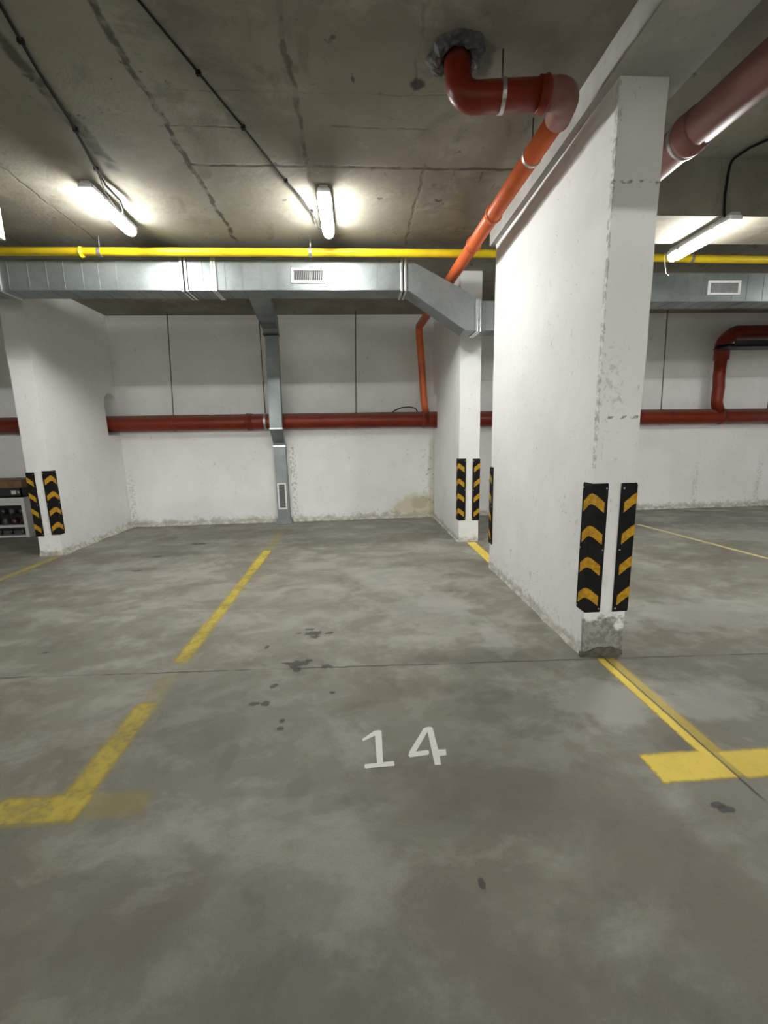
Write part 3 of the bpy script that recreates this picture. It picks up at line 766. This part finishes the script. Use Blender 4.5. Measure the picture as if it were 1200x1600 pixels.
# mortar around the hole
bm = bmesh.new(); ringv = []
NR, NA = 7, 36
for j in range(NR):
    f = j / (NR - 1); row = []
    for k in range(NA):
        a = 2 * math.pi * k / NA
        R = .072 + f * (.075 + .035 * mnoise.noise(Vector((math.cos(a) * 2, math.sin(a) * 2, 1))))
        h = (.034 * math.sin(math.pi * (1 - f) * .75 + .35) + .020 * mnoise.noise(Vector((math.cos(a) * 4 + f * 5, math.sin(a) * 4, f * 4)))) * (1 - f) ** .5 + .001
        row.append(bm.verts.new((.574 + R * math.cos(a), 2.463 + R * math.sin(a), ZC - max(.001, h))))
    ringv.append(row)
for a, b in zip(ringv, ringv[1:]):
    for k in range(NA): bm.faces.new((a[k], a[(k + 1) % NA], b[(k + 1) % NA], b[k]))
tag(obj('mortar_collar', bm, MORTAR), 'rough dark mortar packed round the orange pipe where it leaves the ceiling', 'mortar')

# big red pipe to the right of the near pillar
br = thing('drain_pipe', 'thick dull red pipe under the ceiling right of the near pillar', 'pipe')
P_ = [(1.90, YF + .02, 2.80), (1.885, 2.0, 2.945), (1.88, 3.195, 2.965)]
tube('pipe_run', P_, .095, DUSTY, br, 32)
socket('coupling', (1.884, 2.50, 2.953), (0, -1, 0.015), .096, .10, DUSTY, br)
tube('hanger_clamp', [(1.884, 2.56, 2.954), (1.884, 2.575, 2.954)], .104, STEEL, br, 32)

# orange branch in the right bay with a black tray
ob = thing('drain_pipe', 'dark red branch pipe bending down into the red wall pipe in the right bay', 'pipe')
tube('pipe_run', fillet([(XR - .02, 6.72, 2.90), (6.05, 6.72, 2.86), (5.885, 6.73, 2.72), (5.90, 6.75, 2.45)], [0, .14, .12, 0], 8), .105, RED, ob, 28)
tube('drop_pipe', fillet([(5.90, 6.75, 2.50), (5.905, 6.76, 2.20), (5.93, 6.77, 2.02), (5.93, 6.78, 1.80), (6.02, 6.82, 1.66)], [0, .2, .2, .1, 0], 6), .082, RED, ob, 28)
socket('coupling', (5.925, 6.77, 1.93), (0, 0, 1), .083, .09, RED, ob)
tr = thing('cable_tray', 'black tray under the dark red branch pipe in the right bay', 'tray')
bm = bmesh.new(); box(bm, 5.62, XR - .02, 6.30, 6.60, 2.575, 2.59); box(bm, 5.70, XR - .02, 6.30, 6.31, 2.575, 2.665); box(bm, 5.70, XR - .02, 6.59, 6.60, 2.575, 2.665)
obj('tray_channel', bm, BLACKP, tr)
bm = bmesh.new(); sweep(bm, fillet([(5.60, 6.51, 2.60), (5.9, 6.52, 2.63), (6.3, 6.50, 2.66), (XR - .03, 6.50, 2.66)], .2, 5), .03, 10)
obj('cable_bundle', bm, CABLE, tr, smooth=True)
for x in (7.2,): tube('hanger_rod', [(x, 6.45, 2.66), (x, 6.45, ZC)], .006, STEEL, tr, 8)

# ------------------------------------------------------------------ corner guards
def make_guard(H=.785, Lg=.085, T=.009):
    """L shaped rubber guard: legs along +x and +y, set on the arris at the origin"""
    t = thing('corner_guard', '', 'corner guard', group='striped corner guards on the pillars')
    g = .004
    def sec(z, s=1.0): return [(Lg, -T * s - g, z), (.012, -T * s - g, z), (-T * s * .75 - g, -T * s * .75 - g + .001, z), (-T * s - g, .012, z), (-T * s - g, Lg, z), (-g, Lg, z), (-g, -g, z), (Lg, -g, z)]
    bm = bmesh.new(); loft(bm, [sec(0, .35), sec(.012), sec(H - .012), sec(H, .5)])
    obj('rubber_body', bm, RUBBER, t)
    e = .0012
    for i in range(4):
        zt = H - .055 - i * .190; hgt = .062; drop = .055
        bm = bmesh.new(); o_ = -T - g
        xs = [.066, .012]
        def q(p, out): return bm.verts.new((p[0] + out[0] * e, p[1] + out[1] * e, p[2]))
        # leg along x, ridge, leg along y: thin raised reflective strip
        P = [((.066, o_), (0, -1), drop), ((.012, o_), (0, -1), .010), ((o_ * .80, o_ * .80), (-.7, -.7), 0.0), ((o_, .012), (-1, 0), .010), ((o_, .066), (-1, 0), drop)]
        top = [q((p[0], p[1], zt - d), n) for p, n, d in P]; bot = [q((p[0], p[1], zt - d - hgt), n) for p, n, d in P]
        ti = [bm.verts.new((p[0] - n[0] * .001, p[1] - n[1] * .001, zt - d)) for p, n, d in P]; bi = [bm.verts.new((p[0] - n[0] * .001, p[1] - n[1] * .001, zt - d - hgt)) for p, n, d in P]
        for k in range(4):
            bm.faces.new((top[k], top[k + 1], bot[k + 1], bot[k])); bm.faces.new((top[k], ti[k], ti[k + 1], top[k + 1])); bm.faces.new((bot[k], bot[k + 1], bi[k + 1], bi[k]))
        bm.faces.new((top[0], bot[0], bi[0], ti[0])); bm.faces.new((top[4], ti[4], bi[4], bot[4]))
        obj('reflective_chevron', bm, AMBER, t)
    for z in (.025, .39, H - .028):
        for d in (0, 1):
            bm = bmesh.new()
            bmesh.ops.create_cone(bm, cap_ends=True, segments=12, radius1=.0055, radius2=.004, depth=.006)
            mt = Matrix.Rotation(math.pi / 2, 4, 'X' if d == 0 else 'Y')
            bmesh.ops.transform(bm, matrix=mt, verts=bm.verts[:])
            p = Vector((.074, -T - g - .001, z)) if d == 0 else Vector((-T - g - .001, .074, z))
            bmesh.ops.translate(bm, vec=p, verts=bm.verts[:])
            obj('screw', bm, STEEL, t)
    return t
HP = math.pi / 2
gd = make_guard()
gd.location = (P1[0], P1[2], .287); gd['label'] = 'black and yellow corner guard on the left front corner of the near pillar'
dup(gd, (P1[1], P1[2], .285), HP, 'black and yellow corner guard on the right front corner of the near pillar')
dup(gd, (P1[0], P1[3], .255), -HP, 'black and yellow corner guard seen edge-on at the far corner of the near pillar')
dup(gd, (P2[0], P2[2], .285), 0, 'black and yellow corner guard, left one on the pillar below the bent duct')
dup(gd, (P2[1], P2[2], .280), HP, 'black and yellow corner guard, right one on the pillar below the bent duct')
dup(gd, (P0[0], P0[2], .245), 0, 'black and yellow corner guard beside the cabinet on the left pillar')
dup(gd, (P0[1], P0[2], .260), HP, 'black and yellow corner guard on the bay side corner of the left pillar')

# ------------------------------------------------------------------ storage cabinet at the left
cb = thing('storage_cabinet', 'white framed open cabinet with dark shelves behind the left pillar', 'cabinet', (-4.88, 6.50, 0))
W_, DP = 1.25, .42
obj('back_panel', bx(-W_, 0, DP - .02, DP, .02, .60), BLACKP, cb)
for x in (-W_, -.05): obj('side_frame', bx(x, x + .05, 0, DP - .02, 0, .60, .004), CABW, cb)
obj('top_rail', bx(-W_ + .05, -.05, 0, DP - .02, .485, .60, .004), CABW, cb)
obj('shelf', bx(-W_ + .05, -.05, 0, DP - .02, .155, .19, .003), CABW, cb)
obj('bottom_rail', bx(-W_ + .05, -.05, 0, DP - .02, .005, .035, .003), CABW, cb)
obj('inner_shelf', bx(-W_ + .05, -.05, .12, DP - .02, .335, .345), BLACKP, cb)
cr = thing('black_crate', 'flat black crate lying on top of the white cabinet', 'crate', (-4.90, 6.51, .60))
bm = bmesh.new()
box(bm, -1.2, 0, 0, .38, 0, .02); box(bm, -1.2, 0, 0, .015, 0, .145); box(bm, -1.2, 0, .365, .38, 0, .145); box(bm, -1.2, -1.185, 0, .38, 0, .145); box(bm, -.015, 0, 0, .38, 0, .145)
obj('crate_body', bm, BLACKP, cr)
obj('white_tag', bx(-.14, -.075, -.003, 0, .05, .10), CABW, cr)
obj('white_tag', bx(-.055, -.025, -.003, 0, .06, .095), simple('grey_tag', (.3, .3, .3), .6), cr)
wb = tag(obj('wooden_board', bx(-6.2, -4.83, 6.44, 6.92, .747, .862, .006), WOOD), 'thick brown wooden board on the black crate by the left pillar', 'board')
# contents
jc = [(.55, .54, .5), (.30, .03, .04), (.10, .12, .16), (.45, .42, .36), (.33, .06, .08), (.12, .10, .09)]
k = 0
for lev, z, lst in ((0, .346, [-.13, -.26, -.38, -.52, -.66, -.80, -.95, -1.1]), (1, .191, [-.11, -.24, -.37, -.50, -.63, -.78, -.92, -1.07]), (2, .036, [-.16, -.32, -.47, -.60, -.76, -.95])):
    for i, x in enumerate(lst):
        c_ = jc[(k * 5 + 1) % 6]; k += 1
        t = thing('storage_jar', ('small pale-capped jar on the upper shelf', 'small dark jar on the middle shelf', 'small bottle on the bottom shelf')[lev] + ' of the white cabinet', 'jar', (-4.88 + x, 6.60, z), group=('jars on the upper shelf of the cabinet', 'jars on the middle shelf of the cabinet', 'bottles on the bottom of the cabinet')[lev])
        hh = (.085, .095, .07)[lev]; r = (.038, .045, .022)[lev]
        bm = bmesh.new(); sweep(bm, [(0, 0, 0), (0, 0, .004), (0, 0, hh * .75), (0, 0, hh * .9), (0, 0, hh)], [r * .9, r, r, r * .72, r * .7], 14)
        obj('jar_body', bm, simple('jar_colour_%d' % k, tuple(q * .12 for q in c_), .35), t, smooth=True)
        bm = bmesh.new(); sweep(bm, [(0, 0, hh), (0, 0, hh), (0, 0, hh + .02), (0, 0, hh + .022)], [r * .5, r * .82, r * .82, r * .7], 14)
        obj('cap', bm, (CABW, DARKV, CABW)[lev] if i % 2 == 0 else BLACKP, t, smooth=True)

# off-white box under the ceiling at the left edge
jb = tag(obj('ceiling_box', bx(-3.0, -2.655, 3.45, 3.80, 2.925, ZC - .001, .004), OFFW), 'off-white box fixed under the ceiling at the left edge of the view', 'box')
